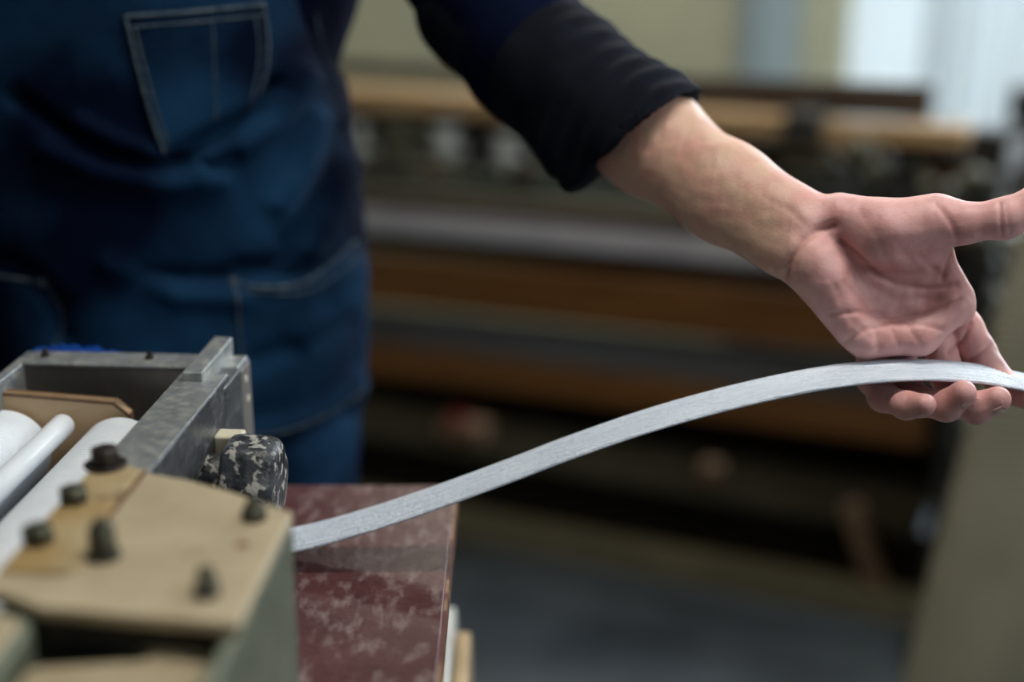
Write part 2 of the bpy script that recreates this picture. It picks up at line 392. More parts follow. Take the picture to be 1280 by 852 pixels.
lm('lower_plank', (-.95, -.905), (.88, -.858), .060, M['loomorange'], 0, .03)
mb = MB(); random.seed(2)
for k in range(14):
    z = -.80 - .0056 * k
    tube(mb, [lp(-.95, .012, z - .03), lp(.88, .012, z + .025)], .0022, 6)
mb.build('warp_yarn', M['warp'], loom, True)['kind'] = 'stuff'
lm('warp_backing', (-.95, -.86), (.88, -.80), .09, M['warp'], .03, .01)
lm('lower_shade_panel', (-.95, -1.165), (.93, -1.160), .17, M['loomshade'], .06, .02)  # added dark sheet; shade under the loom put into its colour
lm('shelf_shade_back', (-.95, -1.0), (.93, -.97), .22, M['loomshade'], .24, .02)  # dark sheet standing for the shade behind the shelf
lm('foot_rail', (-.95, -1.215), (.93, -1.188), .058, M['looolive'], 0, .05)
mb = MB(); bar(mb, lp(.765, .01, -1.02), lp(.825, .01, -1.175), .03, .042, LN); mb.build('diagonal_strut', M['strut'], loom, bevel=.003)
# uprights and end frames
mb = MB(); box(mb, lp(.925, .30, -.86), (.006, .25, .42), LR); mb.build('side_shade_panel', M['loomshade'], loom)  # added dark sheet for the shade at the loom end
for s in (-.95, .93):
    mb = MB(); box(mb, lp(s, .02, -.83), (.030, .03, .47), LR); box(mb, lp(s, .55, -.83), (.030, .03, .47), LR)
    box(mb, lp(s, .28, -.45), (.02, .25, .03), LR); box(mb, lp(s, .28, -1.1), (.02, .25, .03), LR)
    box(mb, lp(s, .02, -1.26), (.05, .05, .04), LR); box(mb, lp(s, .55, -1.26), (.05, .05, .04), LR)
    mb.build('end_frame', M['iron'], loom, bevel=.006)
# gear wheels, handwheel and levers on the right end
def wheel(name, s, t, h, R, r, m, spokes=5, th=.02, ax=LN):
    mb = MB(); u, v, d = basis(ax); c = lp(s, t, h); n = 40; P = []; F = []
    for i in range(n):
        a = 2 * PI * i / n; e = math.cos(a) * u + math.sin(a) * v; rr = R * (1 + .03 * (i % 2))
        for (q, z) in ((rr, -th / 2), (rr, th / 2), (rr - r, th / 2), (rr - r, -th / 2)): P.append(c + e * q + d * z)
    for i in range(n):
        j = (i + 1) % n
        for k in range(4): F.append((i * 4 + k, i * 4 + (k + 1) % 4, j * 4 + (k + 1) % 4, j * 4 + k))
    mb.add(P, F)
    for i in range(spokes):
        a = 2 * PI * i / spokes; e = math.cos(a) * u + math.sin(a) * v; bar(mb, c, c + e * (R - r * .5), th * .5, r * .8, d)
    lathe(mb, c - d * th, d, [(0, R * .22), (th * 2, R * .22)], 16)
    return mb.build(name, m, loom, bevel=0)
wheel('gear_wheel', .76, -.05, -.425, .040, .012, M['oliron'])
wheel('gear_wheel', .69, -.04, -.44, .030, .010, M['oliron'])
wheel('hand_wheel', 1.0, -.02, -.42, .075, .012, M['iron'], 4)
wheel('drive_wheel', .975, -.03, -.66, .095, .018, M['iron'], 5)
wheel('gear_wheel', .955, -.05, -.83, .045, .014, M['iron'])
for (px, py, r, m) in ((1250, 400, .015, 'polish'), (1243, 372, .012, 'oliron'), (1210, 520, .014, 'polish'), (1222, 300, .018, 'oliron'), (1262, 300, .016, 'polish'), (1228, 548, .010, 'bobbin'), (1240, 330, .010, 'iron'),
                       (1215, 225, .020, 'oliron'), (1160, 235, .016, 'oliron'), (1075, 190, .022, 'oliron'), (1090, 215, .020, 'oliron'), (960, 222, .010, 'iron')):
    s, h = lhit(px, py, -.09); mb = MB(); lathe(mb, lp(s, -.075, h), -LN, [(0, r), (.02, r), (.024, r * .8), (.03, r * .5)], 20); mb.build('shaft_end', M[m], loom, True)
for (px, py, w_, h_, m) in ((1115, 225, .030, .050, 'iron'), (1040, 235, .10, .012, 'iron'), (1190, 195, .035, .022, 'iron'), (1235, 230, .03, .03, 'iron'), (1140, 250, .20, .020, 'iron'), (1005, 215, .08, .014, 'oliron'),
                            (1225, 440, .03, .16, 'iron'), (1150, 215, .02, .02, 'oliron'), (1195, 235, .03, .016, 'bobbin')):
    s, h = lhit(px, py, -.06); mb = MB(); box(mb, lp(s, -.05, h), (w_ / 2, .015, h_ / 2), LR); mb.build('cast_bracket', M[m], loom, bevel=.004)
# bracket row with bobbins between the beam and slide rail
for k, (px, py, r, m, hh) in enumerate(((449, 172, .016, 'bobbin', .05), (487, 168, .020, 'oliron', .06), (512, 165, .022, 'oliron', .05), (556, 172, .026, 'bobbin', .038), (600, 180, .016, 'iron', .05), (632, 184, .020, 'bobbin', .04), (668, 196, .016, 'oliron', .05),
                                        (560, 145, .016, 'warp', .02), (465, 200, .018, 'loomdark', .03), (500, 205, .018, 'loomdark', .03), (540, 205, .013, 'strut', .03), (650, 212, .02, 'loomdark', .03))):
    s, h = lhit(px, py, -.05); mb = MB(); lathe(mb, lp(s, -.05, h - hh / 2), (0, 0, 1), [(0, r), (hh * .15, r), (hh * .2, r * .75), (hh * .8, r * .7), (hh * .85, r), (hh, r)], 20)
    box(mb, lp(s, -.03, h - hh / 2 - .01), (r * .5, .03, .01), LR)
    mb.build('heald_bobbin' if m in ('bobbin', 'warp') else 'guide_bracket', M[m], loom, True)
# things lying on the inner shelf under the loom
lm('inner_shelf', (-.95, -1.062), (.88, -1.055), .012, M['loomshade'], .10, .22)
s, h = lhit(565, 548, .07)
t = thing('parts_tray', lp(s, .07, -1.05), 'dim pale tray with a red lid on the shelf under the loom', 'tray')
mb = MB(); box(mb, lp(s + .03, .07, -1.032), (.045, .03, .016), LR); mb.build('tray_body', M['strut'], t, bevel=.004)
mb = MB(); box(mb, lp(s + .015, .07, -1.012), (.022, .022, .004), LR); mb.build('tray_lid', M['red'], t, bevel=.002)
s, h = lhit(889, 603, .07)
mb = MB(); box(mb, lp(s, .07, -1.032), (.018, .018, .018), LR); tag(mb.build('wood_block', M['strut'], bevel=.003), 'small dim tan block on the shelf under the loom', 'block')

# ------------------------------------------------------------------ woven sheet at the right
nu, nv = 8, 430; P = []
for i in range(nu):
    for j in range(nv):
        u = i / (nu - 1); v = j / (nv - 1)
        z = -.06 - 1.22 * v
        x = .675 - .178 * v + u * .36; y = 1.70 + u * .16 + .012 * math.sin(u * 5 + v * 3) + .0018 * math.sin(j * PI / 2)
        P.append((x, y, z - u * .05 - .0))
mb = MB(); grid(mb, P, nu, nv); o = mb.build('woven_sheet', M['sheet'], None, True)
so = o.modifiers.new('thick', 'SOLIDIFY'); so.thickness = .003
tag(o, 'olive ribbed woven sheet slanting down in front of the loom end', 'cloth')
mb = MB(); tube(mb, [(.64, 1.69, -.025), (1.06, 1.88, -.065)], .014, 12); tag(mb.build('sheet_rod', M['iron'], None, True), 'dark rod from which the olive woven sheet hangs', 'rod')

# ------------------------------------------------------------------ workbench
TZ = -.45
bench = thing('workbench', (-.55, .78, -1.3), 'low workbench with a scuffed maroon painted top', 'workbench')
mb = MB(); box(mb, (-.5225, .73, TZ - .011), (.4775, .302, .011)); o = mb.build('tabletop', M['tabletop'], bench, bevel=.0015)
mb = MB(); box(mb, (-.0440, .73, TZ - .012), (.0012, .300, .0095)); mb.build('edge_strip', M['tableedge'], bench)
for x in (-.95, -.12):
    for y in (.50, .96):
        mb = MB(); box(mb, (x, y, -.886), (.03, .03, .414)); mb.build('leg', M['legwood'], bench, bevel=.003)
for (c, h) in (((-.535, .98, TZ - .065), (.385, .012, .042)), ((-.535, .48, TZ - .065), (.385, .012, .042)), ((-.12, .73, TZ - .065), (.012, .20, .042)), ((-.95, .73, TZ - .065), (.012, .20, .042))):
    mb = MB(); box(mb, c, h); mb.build('apron_rail', M['legwood'], bench, bevel=.002)
# boards standing beside the bench
def panel(mb, x0, x1, ytop, ztop, r=.04):
    pts = []
    for k in range(9):
        a = PI / 2 * k / 8; pts.append((x0, ytop - r + r * math.sin(a), ztop - r + r * math.cos(a)))
    pts += [(x0, ytop, -1.3), (x0, .52, -1.3), (x0, .52, ztop)]
    prism(mb, [np.array(p) for p in pts], np.zeros(3), np.array([x1 - x0, 0, 0]))
mb = MB(); panel(mb, -.086, -.049, 1.125, -.592); tag(mb.build('melamine_board', M['whiteboard'], bevel=.002), 'white round-cornered board standing against the bench side', 'board')
mb = MB(); panel(mb, -.048, -.035, 1.10, -.606, .03); tag(mb.build('plywood_board', M['tanwood'], bevel=.004), 'tan board standing outside the white board by the bench', 'board')

# ------------------------------------------------------------------ winding machine on the bench
PHI = math.radians(4.2); MS = np.array([math.cos(PHI), -math.sin(PHI), 0]); MT = np.array([math.sin(PHI), math.cos(PHI), 0]); MZ = np.array([0, 0, 1.])
MR = np.array([MS, MT, MZ])
def mp(s, t, z): return MS * s + MT * t + MZ * z
mach = thing('winding_machine', mp(-.30, .75, TZ), 'cream and steel ribbon machine with white rollers on the maroon bench', 'machine')
def mbox(s0, s1, t0, t1, z0, z1): mb = MB(); return box(mb, mp((s0 + s1) / 2, (t0 + t1) / 2, (z0 + z1) / 2), ((s1 - s0) / 2, (t1 - t0) / 2, (z1 - z0) / 2), MR)
# rear steel frame
mb = mbox(-.425, -.264, .946, .972, -.445, -.332); mb.build('rear_plate', M['steeldark'], mach, bevel=.001)
mb = mbox(-.425, -.266, .9455, .9735, -.332, -.329); mb.build('rear_flange', M['steel'], mach, bevel=.001)
mb = mbox(-.432, -.424, .60, .973, -.40, -.3295); mb.build('side_rail', M['steel'], mach, bevel=.001)
mb = MB(); prism(mb, [mp(-.2645, .972, -.330), mp(-.2645, .972, -.364), mp(-.2645, .955, -.378), mp(-.2645, .905, -.378), mp(-.2645, .905, -.330)], -MS * .034, np.zeros(3))
o = mb.build('frame_block', M['steelside'], mach, bevel=.0015)
for (t, z) in ((.958, -.342), (.961, -.358)):
    mb = MB(); lathe(mb, mp(-.2650, t, z), MS, [(0, .003), (.0012, .003), (.0016, .002)], 12); mb.build('rivet', M['bushing'], mach)
for s in (-.413, -.335):
    mb = MB(); lathe(mb, mp(s, .960, -.3295), MZ, [(0, .0032), (.003, .0032), (.0031, .0018), (.006, .0018)], 10); mb.build('screw', M['boltdark'], mach)
# clamp bar and the thin guide bar behind it
mb = MB(); prism(mb, [mp(-.299, .70, -.325), mp(-.2655, .70, -.325), mp(-.2655, .9205, -.325), mp(-.278, .9215, -.325), mp(-.288, .9195, -.325), mp(-.299, .9205, -.325)], np.array([0, 0, -.040]), np.zeros(3))
mb.build('clamp_bar', M['steelside'], mach, bevel=.0012)
mb = mbox(-.2985, -.266, .701, .919, -.3252, -.3243); mb.build('bar_lit_top', M['steel'], mach, bevel=.0004)  # thin lighter sheet: the bar's lit top put into its colour
mb = MB(); prism(mb, [mp(-.2925, .90, -.3175), mp(-.2785, .90, -.3175), mp(-.2765, .974, -.3155), mp(-.2905, .976, -.3155)], np.array([0, 0, -.026]), np.zeros(3))
mb.build('guide_bar', M['steel'], mach, bevel=.001)
# tan board behind the rollers
pts = [(-.52, -.333), (-.345, -.3435), (-.3345, -.3525), (-.3345, -.44), (-.52, -.44)]
mb = MB(); prism(mb, [mp(s, .908, z) for s, z in pts], np.zeros(3), MT * .007); mb.build('end_board', M['tan'], mach, bevel=.0004)
mb = MB(); pe = [mp(s, .9075, z) for s, z in pts[:4]]; pe += [mp(s - (.001 if i else 0), .9075, z - .0022) for i, (s, z) in reversed(list(enumerate(pts[:4])))]
prism(mb, pe, np.zeros(3), MT * .009); mb.build('board_edging', M['tanedge'], mach)
# rollers
def ribroll(s, z, R, t0, t1, pitch=.0042, amp=.0011):
    prof = [(0, R * .25), (0, R - .002)]; t = .002
    while t < (t1 - t0) - .003:
        prof += [(t, R - amp), (t + pitch * .25, R - amp * .3), (t + pitch * .5, R), (t + pitch * .78, R - amp * .25)]; t += pitch
    prof += [(t1 - t0, R - .002), (t1 - t0, R * .25)]
    mb = MB(); lathe(mb, mp(s, t0, z), MT, prof, 72); return mb.build('ribbed_roller', M['roller'], mach, True)
ribroll(-.3395, -.3830, .0302, .60, .904)
ribroll(-.4215, -.3800, .0302, .60, .904)
mb = MB(); R = .0082
lathe(mb, mp(-.3800, .60, -.3590), MT, [(0, R)] + [(.304 - .004 + .004 * math.sin(a), R * (.6 + .4 * math.cos(a))) for a in np.linspace(0, PI / 2, 6)] + [(.304, .001)], 32)
mb.build('guide_roller', M['roller'], mach, True)
mb = mbox(-.46, -.30, .59, .93, -.449, -.425); mb.build('roller_bed', M['slot'], mach)
for s in (-.3395, -.4215):
    mb = MB(); lathe(mb, mp(s, .903, -.383), MT, [(0, .004), (.006, .004)], 12); mb.build('axle', M['steel'], mach, True)
# casting: top plate, body with a recess, lug
top = [(-.2640, .7345), (-.2380, .7265), (-.2099, .7129), (-.1683, .6873), (-.1662, .5655), (-.262, .5745), (-.288, .588), (-.32, .590), (-.32, .607), (-.2640, .607)]
mb = MB(); prism(mb, [mp(s, t, -.32) for s, t in top], np.array([0, 0, -.007]), np.zeros(3)); mb.build('casting_plate', M['cream'], mach, bevel=.002, seg=3)
body = [(-.2990, .727), (-.2640, .7330), (-.2099, .7115), (-.1690, .6865), (-.1650, .400), (-.262, .400), (-.262, .556), (-.212, .566), (-.2098, .572), (-.228, .583), (-.240, .602), (-.262, .604), (-.2990, .607)]
mb = MB(); prism(mb, [mp(s, t, -.342) for s, t in body], np.array([0, 0, -.108]), np.zeros(3)); o = mb.build('casting_body', M['green'], mach, bevel=.002, seg=3)
lip = [(-.261, .5550), (-.212, .5645), (-.2085, .572), (-.227, .584), (-.238, .602), (-.175, .602), (-.173, .402), (-.261, .402)]
mb = MB(); prism(mb, [mp(s, t, -.340) for s, t in lip], np.array([0, 0, -.0035]), np.zeros(3)); mb.build('body_ledge', M['cream'], mach, bevel=.001)
mb = MB(); prism(mb, [mp(s, t, -.327) for s, t in ((-.1740, .690), (-.1685, .6865), (-.1650, .400), (-.1730, .400))], np.array([0, 0, -.020]), np.zeros(3)); mb.build('side_rib', M['green'], mach, bevel=.0015)
mb = mbox(-.262, -.175, .5760, .700, -.340, -.327); mb.build('plate_slot_shade', M['slot'], mach)  # black filler standing for the shade in the slot under the plate
mb = mbox(-.33, -.19, .53, .615, -.40, -.396); mb.build('recess_shade_floor', M['slot'], mach)  # blackened floor, the shade of the hollow put into its colour
mb = MB(); prism(mb, [mp(s, t, -.3255) for s, t in ((-.36, .40), (-.264, .40), (-.2635, .566), (-.268, .576), (-.286, .583), (-.36, .590))], np.array([0, 0, -.112]), np.zeros(3)); mb.build('casting_lug', M['green'], mach, bevel=.004, seg=4)
mb = MB(); prism(mb, [mp(s, t, -.3245) for s, t in ((-.355, .405), (-.2695, .405), (-.2685, .563), (-.272, .571), (-.288, .577), (-.355, .584))], np.array([0, 0, -.002]), np.zeros(3)); mb.build('lug_face', M['cream'], mach, bevel=.001)
# ochre clamp plate with its three bolts
och = [(-.2960, .7285), (-.2770, .7410), (-.2655, .7350), (-.2655, .6750), (-.2560, .6250), (-.2580, .6085), (-.2965, .6060)]
mb = MB(); prism(mb, [mp(s, t, -.3185) for s, t in och], np.array([0, 0, -.020]), np.zeros(3)); mb.build('clamp_plate', M['ochre'], mach, bevel=.0015)
mb = mbox(-.2662, -.2637, .640, .7355, -.322, -.3192); mb.build('seam_groove', M['tanedge'], mach)
def hexbolt(s, t, z, r, h, m, washer=None, nuts=1, stud=0):
    base = mp(s, t, z)
    b = MB(); z0 = 0
    if washer: lathe(b, base, MZ, [(0, washer), (.0018, washer), (.0020, washer * .95)], 24); z0 = .002
    for k in range(nuts):
        a0 = random.random()
        for (zz0, zz1, rr0, rr1) in ((z0, z0 + h * .82, r, r), (z0 + h * .82, z0 + h, r, r * .8)):
            P = [base + MZ * zz + rr * (math.cos(a0 + i * PI / 3) * MS + math.sin(a0 + i * PI / 3) * MT) for (zz, rr) in ((zz0, rr0), (zz1, rr1)) for i in range(6)]
            b.add(P, [list(range(6))[::-1], list(range(6, 12))] + [(i, (i + 1) % 6, 6 + (i + 1) % 6, 6 + i) for i in range(6)])
        z0 += h + .0012
    if stud: lathe(b, base + MZ * z0 * .9, MZ, [(0, r * .55), (stud, r * .55), (stud + .001, r * .4)], 14)
    return b.build('bolt', m, mach, bevel=.0006)
hexbolt(-.2885, .7380, -.3185, .0088, .0095, M['boltdark'], .0125, 1)
hexbolt(-.2885, .6880, -.3185, .0082, .0085, M['bolt'], None, 1)
hexbolt(-.2885, .6385, -.3185, .0085, .0090, M['bolt'], None, 1)
hexbolt(-.2505, .6270, -.32, .0075, .0070, M['bolt'], .009, 2, .003)
hexbolt(-.1865, .6770, -.32, .0075, .0065, M['bolt'], None, 1, .003)
hexbolt(-.1880, .5920, -.32, .0070, .0070, M['bolt'], None, 1, .006)
mb = MB(); lathe(mb, mp(-.1850, .6455, -.3203), MZ, [(0, .0036), (.0006, .0036)], 16); mb.build('oil_hole', M['tanedge'], mach)
# knob
kc = mp(-.2705, .858, -.3765)
mb = MB(); lathe(mb, kc, MS, [(0, .013), (.001, .0155), (.012, .0160), (.016, .0135), (.020, .0120)], 28); hub = mb.build('knob_hub', M['knob'], mach, True)
mb = MB(); n = 60; prof = [(.0175, .62), (.0180, .88), (.0205, .97), (.027, 1.0), (.044, .97), (.0500, .92), (.0530, .80), (.0540, .5), (.0535, .2)]
P = []; F = []; u, v, d = basis(MS)
for (tt, q) in prof:
    for i in range(n):
        a = 2 * PI * i / n; r = .0285 * q * (1 + .055 * math.cos(6 * a) * (1 if q > .6 else .3)); P.append(kc + d * tt + r * (math.cos(a) * u + math.sin(a) * v))
for k in range(len(prof) - 1):
    for i in range(n): F.append((k * n + i, k * n + (i + 1) % n, (k + 1) * n + (i + 1) % n, (k + 1) * n + i))
F += [list(range(n))[::-1], [(len(prof) - 1) * n + i for i in range(n)]]
mb.add(P, F); mb.build('knob', M['knob'], mach, True)
mb = mbox(-.266, -.2470, .874, .890, -.372, -.3535); mb.build('bushing', M['bushing'], mach, bevel=.002)
mb = mbox(-.30, -.266, .84, .90, -.449, -.384); mb.build('knob_bracket', M['steeldark'], mach, bevel=.002)

# blue bristle strip lying behind the frame
t = thing('blue_brush', mp(-.405, 1.0, TZ), 'bright blue bristle brush standing behind the steel frame', 'brush')
mb = MB(); box(mb, mp(-.41, 1.0, -.40), (.045, .012, .05), MR); mb.build('brush_block', M['blue'], t, bevel=.004)
mb = MB()
for k in range(420):
    s = -.445 + random.random() * .072; tt = .990 + random.random() * .02; a = random.uniform(-.3, .3); hh = .013 * (1 - ((s + .409) / .06) ** 2) + random.uniform(0, .004)
    tube(mb, [mp(s, tt, -.352), mp(s + a * .006, tt - .002, -.352 + hh)], .0011, 4)
mb.build('bristles', M['blue'], t)['kind'] = 'stuff'

# ------------------------------------------------------------------ ribbon
cl = [(-.285, -.446), (-.22, -.4435)] + [(aty(px, py, .90)[0], aty(px, py, .90)[2]) for px, py in ((365, 673), (450, 651), (540, 621.5), (640, 585), (709, 558.5), (800, 527), (884, 502.5), (969, 482), (1045, 468), (1110, 461.5), (1160, 460.5), (1220, 464.5), (1280, 475.5), (1340, 491))] + [(.42, -.342), (.47, -.39), (.505, -.47), (.52, -.60)]
C = spline([(x, 0, z) for x, z in cl], 300)
RIBS = 15; W = .0400
P = []; prof = []
for k in range(RIBS * 4 + 1):
    v = k / (RIBS * 4); prof.append((v, .0009 * abs(math.sin(v * RIBS * PI)) ** .7))
nprof = len(prof)
nf = len(C)
for i in range(nf):
    tg = C[min(i + 1, nf - 1)] - C[max(i - 1, 0)]; tg /= np.linalg.norm(tg); nm = np.array([-tg[2], 0, tg[0]])
    for (v, hgt) in prof: P.append(C[i] + np.array([0, .90 - W / 2 + W * v, 0]) + nm * (hgt + .0004 - .0012 * (2 * v - 1) ** 4))
    for (v, hgt) in prof[::-1]: P.append(C[i] + np.array([0, .90 - W / 2 + W * v, 0]) - nm * (hgt + .0006 + .0010 * (2 * v - 1) ** 4))
q = nprof * 2; F = []
for i in range(nf - 1):
    for k in range(q): F.append((i * q + k, i * q + (k + 1) % q, (i + 1) * q + (k + 1) % q, (i + 1) * q + k))
F += [list(range(q)), [(nf - 1) * q + k for k in range(q)][::-1]]
tag(mesh('woven_ribbon', P, F, M['ribbon'], None, True), 'long flat silver-white ribbed ribbon stretched from the machine to the open hand', 'ribbon')

# ------------------------------------------------------------------ implicit surfaces for the figure
class Field:
    def __init__(s, lo, hi, h):
        s.o = np.array(lo, float); s.h = h; s.n = np.ceil((np.array(hi) - s.o) / h).astype(int) + 1
        s.F = np.full(s.n, .06, np.float32)
        s.ax = [(s.o[i] + h * np.arange(s.n[i])).astype(np.float32) for i in range(3)]
    def block(s, lo, hi):
        a = np.clip(np.floor((np.array(lo) - s.o) / s.h).astype(int), 0, s.n); b = np.clip(np.ceil((np.array(hi) - s.o) / s.h).astype(int) + 1, 0, s.n)
        sl = tuple(slice(int(a[i]), int(b[i])) for i in range(3))
        X, Y, Z = np.meshgrid(s.ax[0][sl[0]], s.ax[1][sl[1]], s.ax[2][sl[2]], indexing='ij', sparse=True)
        return sl, X, Y, Z
    @staticmethod
    def cone(X, Y, Z, a, b, ra, rb):
        a = np.asarray(a, float); b = np.asarray(b, float); d = b - a; L2 = max(float(d.dot(d)), 1e-12)
        t = np.clip(((X - a[0]) * d[0] + (Y - a[1]) * d[1] + (Z - a[2]) * d[2]) / L2, 0, 1)
        return np.sqrt((X - a[0] - t * d[0]) ** 2 + (Y - a[1] - t * d[1]) ** 2 + (Z - a[2] - t * d[2]) ** 2) - (ra + t * (rb - ra))
    def merge(s, sl, D, k):
        A = s.F[sl]
        if k <= 0: s.F[sl] = np.minimum(A, D); return
        q = np.maximum(k - np.abs(A - D), 0) / k; s.F[sl] = np.minimum(A, D) - q * q * k * .25
    def add(s, a, b, ra, rb, k=.006):
        m = max(ra, rb) + max(k, .0) + 3 * s.h
        sl, X, Y, Z = s.block(np.minimum(a, b) - m, np.maximum(a, b) + m)
        if 0 in [q.stop - q.start for q in sl]: return
        s.merge(sl, s.cone(X, Y, Z, a, b, ra, rb).astype(np.float32), k)
    def chain(s, pts, rs, ki=.004, k=.003):
        pts = [np.asarray(p, float) for p in pts]; m = max(rs) + k + 3 * s.h
        sl, X, Y, Z = s.block(np.min(pts, 0) - m, np.max(pts, 0) + m)
        D = None
        for i in range(len(pts) - 1):
            E = self_cone(X, Y, Z, pts[i], pts[i + 1], rs[i], rs[i + 1])
            if D is None: D = E
            else:
                q = np.maximum(ki - np.abs(D - E), 0) / ki; D = np.minimum(D, E) - q * q * ki * .25
        s.merge(sl, D.astype(np.float32), k)
    def ell(s, c, r, k=.01, R=I3, cut=False):
        c = np.array(c, float); r = np.array(r, float); m = r.max() + k + 3 * s.h
        sl, X, Y, Z = s.block(c - m, c + m)
        q = [((X - c[0]) * R[i][0] + (Y - c[1]) * R[i][1] + (Z - c[2]) * R[i][2]) / r[i] for i in range(3)]
        n = np.sqrt(q[0] ** 2 + q[1] ** 2 + q[2] ** 2); D = (n - 1) * r.min() * np.clip(1 + .0 * n, 1, 1)
        D = D.astype(np.float32)
        if cut: s.F[sl] = np.maximum(s.F[sl], -D)
        else: s.merge(sl, D, k)
    def carve(s, a, b, ra, rb):
        m = max(ra, rb) + 3 * s.h; sl, X, Y, Z = s.block(np.minimum(a, b) - m, np.maximum(a, b) + m)
        s.F[sl] = np.maximum(s.F[sl], -s.cone(X, Y, Z, a, b, ra, rb))
    def plane(s, p, n):
        """keep the side where (x-p).n < 0"""
        X, Y, Z = np.meshgrid(*s.ax, indexing='ij', sparse=True)
        s.F = np.maximum(s.F, ((X - p[0]) * n[0] + (Y - p[1]) * n[1] + (Z - p[2]) * n[2]).astype(np.float32))
    def nets(s):
        Fd = s.F; ins = Fd < 0; cnt = np.zeros(np.array(Fd.shape) - 1, np.int8)
        cs_ = [(i, j, k) for i in (0, 1) for j in (0, 1) for k in (0, 1)]; n = Fd.shape
        for (i, j, k) in cs_: cnt += ins[i:n[0] - 1 + i, j:n[1] - 1 + j, k:n[2] - 1 + k]
        I, J, K = np.nonzero((cnt > 0) & (cnt < 8)); idx = np.full(cnt.shape, -1, np.int32); idx[I, J, K] = np.arange(len(I))
        vals = {c: Fd[I + c[0], J + c[1], K + c[2]] for c in cs_}
        acc = np.zeros((len(I), 3)); num = np.zeros(len(I))
        for c in cs_:
            for ax in range(3):
                if c[ax]: continue
                e = list(c); e[ax] = 1; e = tuple(e); va, vb = vals[c], vals[e]; m = (va < 0) != (vb < 0)
                t = np.where(m, va / np.where(m, va - vb, 1), 0)
                p = np.tile(np.array(c, float), (len(I), 1)); p[:, ax] += t
                acc += p * m[:, None]; num += m
        V = (np.stack([I, J, K], 1) + acc / num[:, None]) * s.h + s.o
        Q = []
        for ax in range(3):
            a1, a2 = (ax + 1) % 3, (ax + 2) % 3
            lo_ = [slice(None)] * 3; hi_ = [slice(None)] * 3; lo_[ax] = slice(0, -1); hi_[ax] = slice(1, None)
            ch = ins[tuple(lo_)] != ins[tuple(hi_)]; E = np.stack(np.nonzero(ch), 1)
            E = E[(E[:, a1] > 0) & (E[:, a2] > 0) & (E[:, a1] < cnt.shape[a1]) & (E[:, a2] < cnt.shape[a2])]
            fl = ins[E[:, 0], E[:, 1], E[:, 2]]
            g = []
            for (d1, d2) in ((-1, -1), (0, -1), (0, 0), (-1, 0)):
                e = E.copy(); e[:, a1] += d1; e[:, a2] += d2; g.append(idx[e[:, 0], e[:, 1], e[:, 2]])
            g = np.stack(g, 1); g = np.where(fl[:, None], g, g[:, ::-1]); Q.append(g)
        Q = np.concatenate(Q); Q = Q[(Q >= 0).all(1)]
        return V, Q
def self_cone(*a): return Field.cone(*a)
def smooth(V, Q, it=2, lam=.5):
    E = np.concatenate([Q[:, [0, 1]], Q[:, [1, 2]], Q[:, [2, 3]], Q[:, [3, 0]]]); E = np.concatenate([E, E[:, ::-1]])
    deg = np.bincount(E[:, 0], minlength=len(V))[:, None] + 1e-9
    for _ in range(it):
        S = np.stack([np.bincount(E[:, 0], weights=V[E[:, 1], c], minlength=len(V)) for c in range(3)], 1)
        V = V + lam * (S / deg - V)
    return V
def normals(V, Q):
    n = np.cross(V[Q[:, 2]] - V[Q[:, 0]], V[Q[:, 3]] - V[Q[:, 1]]); N_ = np.zeros_like(V)
    for k in range(4):
        for c in range(3): N_[:, c] += np.bincount(Q[:, k], weights=n[:, c], minlength=len(V))
    return N_ / (np.linalg.norm(N_, axis=1)[:, None] + 1e-12)
def wob(V, f, seed=0):
    """smooth pseudo-noise"""
    r = np.random.default_rng(seed); o = np.zeros(len(V))
    for k in range(7):
        d = r.normal(size=3); d /= np.linalg.norm(d); o += np.sin(V @ d * f * (.6 + .25 * k) + r.uniform(0, 6)) / (1 + .35 * k)
    return o / 3

person = thing('person', (-.34, 1.30, -1.3), 'person in denim apron and navy shirt holding out a ribbon on an open hand', 'person')

# ---- left forearm and hand
A = lambda px, py, d: atd(px, py, d)
hf = Field((.02, .83, -.375), (.47, 1.20, -.10), .00125)
mm = 1.0
ROOT = []
fore = [(700, 100, 1.13), (815, 175, 1.075), (910, 236, 1.02), (992, 290, .978)]
off = [(8, .036), (15, .0300), (21, .0240), (27, .0185)]
UPO = [6, 3, 12, 2]
for sgn in (-1, 1):
    pts = []; rs = []
    for (x, y, d), (o_, r) in zip(fore, off):
        o_ = o_ - (UPO[len(pts)] if sgn > 0 else 0)
        pts.append(A(x + .55 * o_ * sgn, y - .84 * o_ * sgn, d)); rs.append(r)
    for i in range(3): hf.add(pts[i], pts[i + 1], rs[i], rs[i + 1], .020)
hf.add(A(890, 222, 1.030), A(1005, 280, .966), .020, .011, .016)      # flexor side of the wrist
hf.add(A(930, 262, 1.004), A(1012, 304, .968), .014, .011, .014)
# palm
pal = [((1012, 328, .972), (1082, 428, .975), .0185, .0115), ((1035, 305, .978), (1120, 424, .977), .017, .0115), ((1050, 290, .980), (1160, 414, .976), .017, .0120),
       ((1062, 278, .980), (1196, 386, .976), .017, .0125)]
for a, b, ra, rb in pal: hf.add(A(*a), A(*b), ra, rb, .010)
hf.add(A(1015, 330, .962), A(1068, 412, .966), .0170, .0120, .010)     # hypothenar
hf.add(A(1000, 318, .966), A(1030, 345, .962), .0160, .0150, .010)
hf.add(A(1050, 272, .966), A(1108, 288, .954), .0170, .0205, .008)     # thenar mound
hf.add(A(1108, 288, .954), A(1166, 278, .950), .0200, .0160, .008)
hf.add(A(1090, 300, .958), A(1150, 318, .962), .0160, .0120, .009)
hf.add(A(1142, 292, .958), A(1174, 314, .965), .0120, .0080, .008)     # web
hf.add(A(1172, 314, .965), A(1197, 368, .972), .0080, .0105, .008)
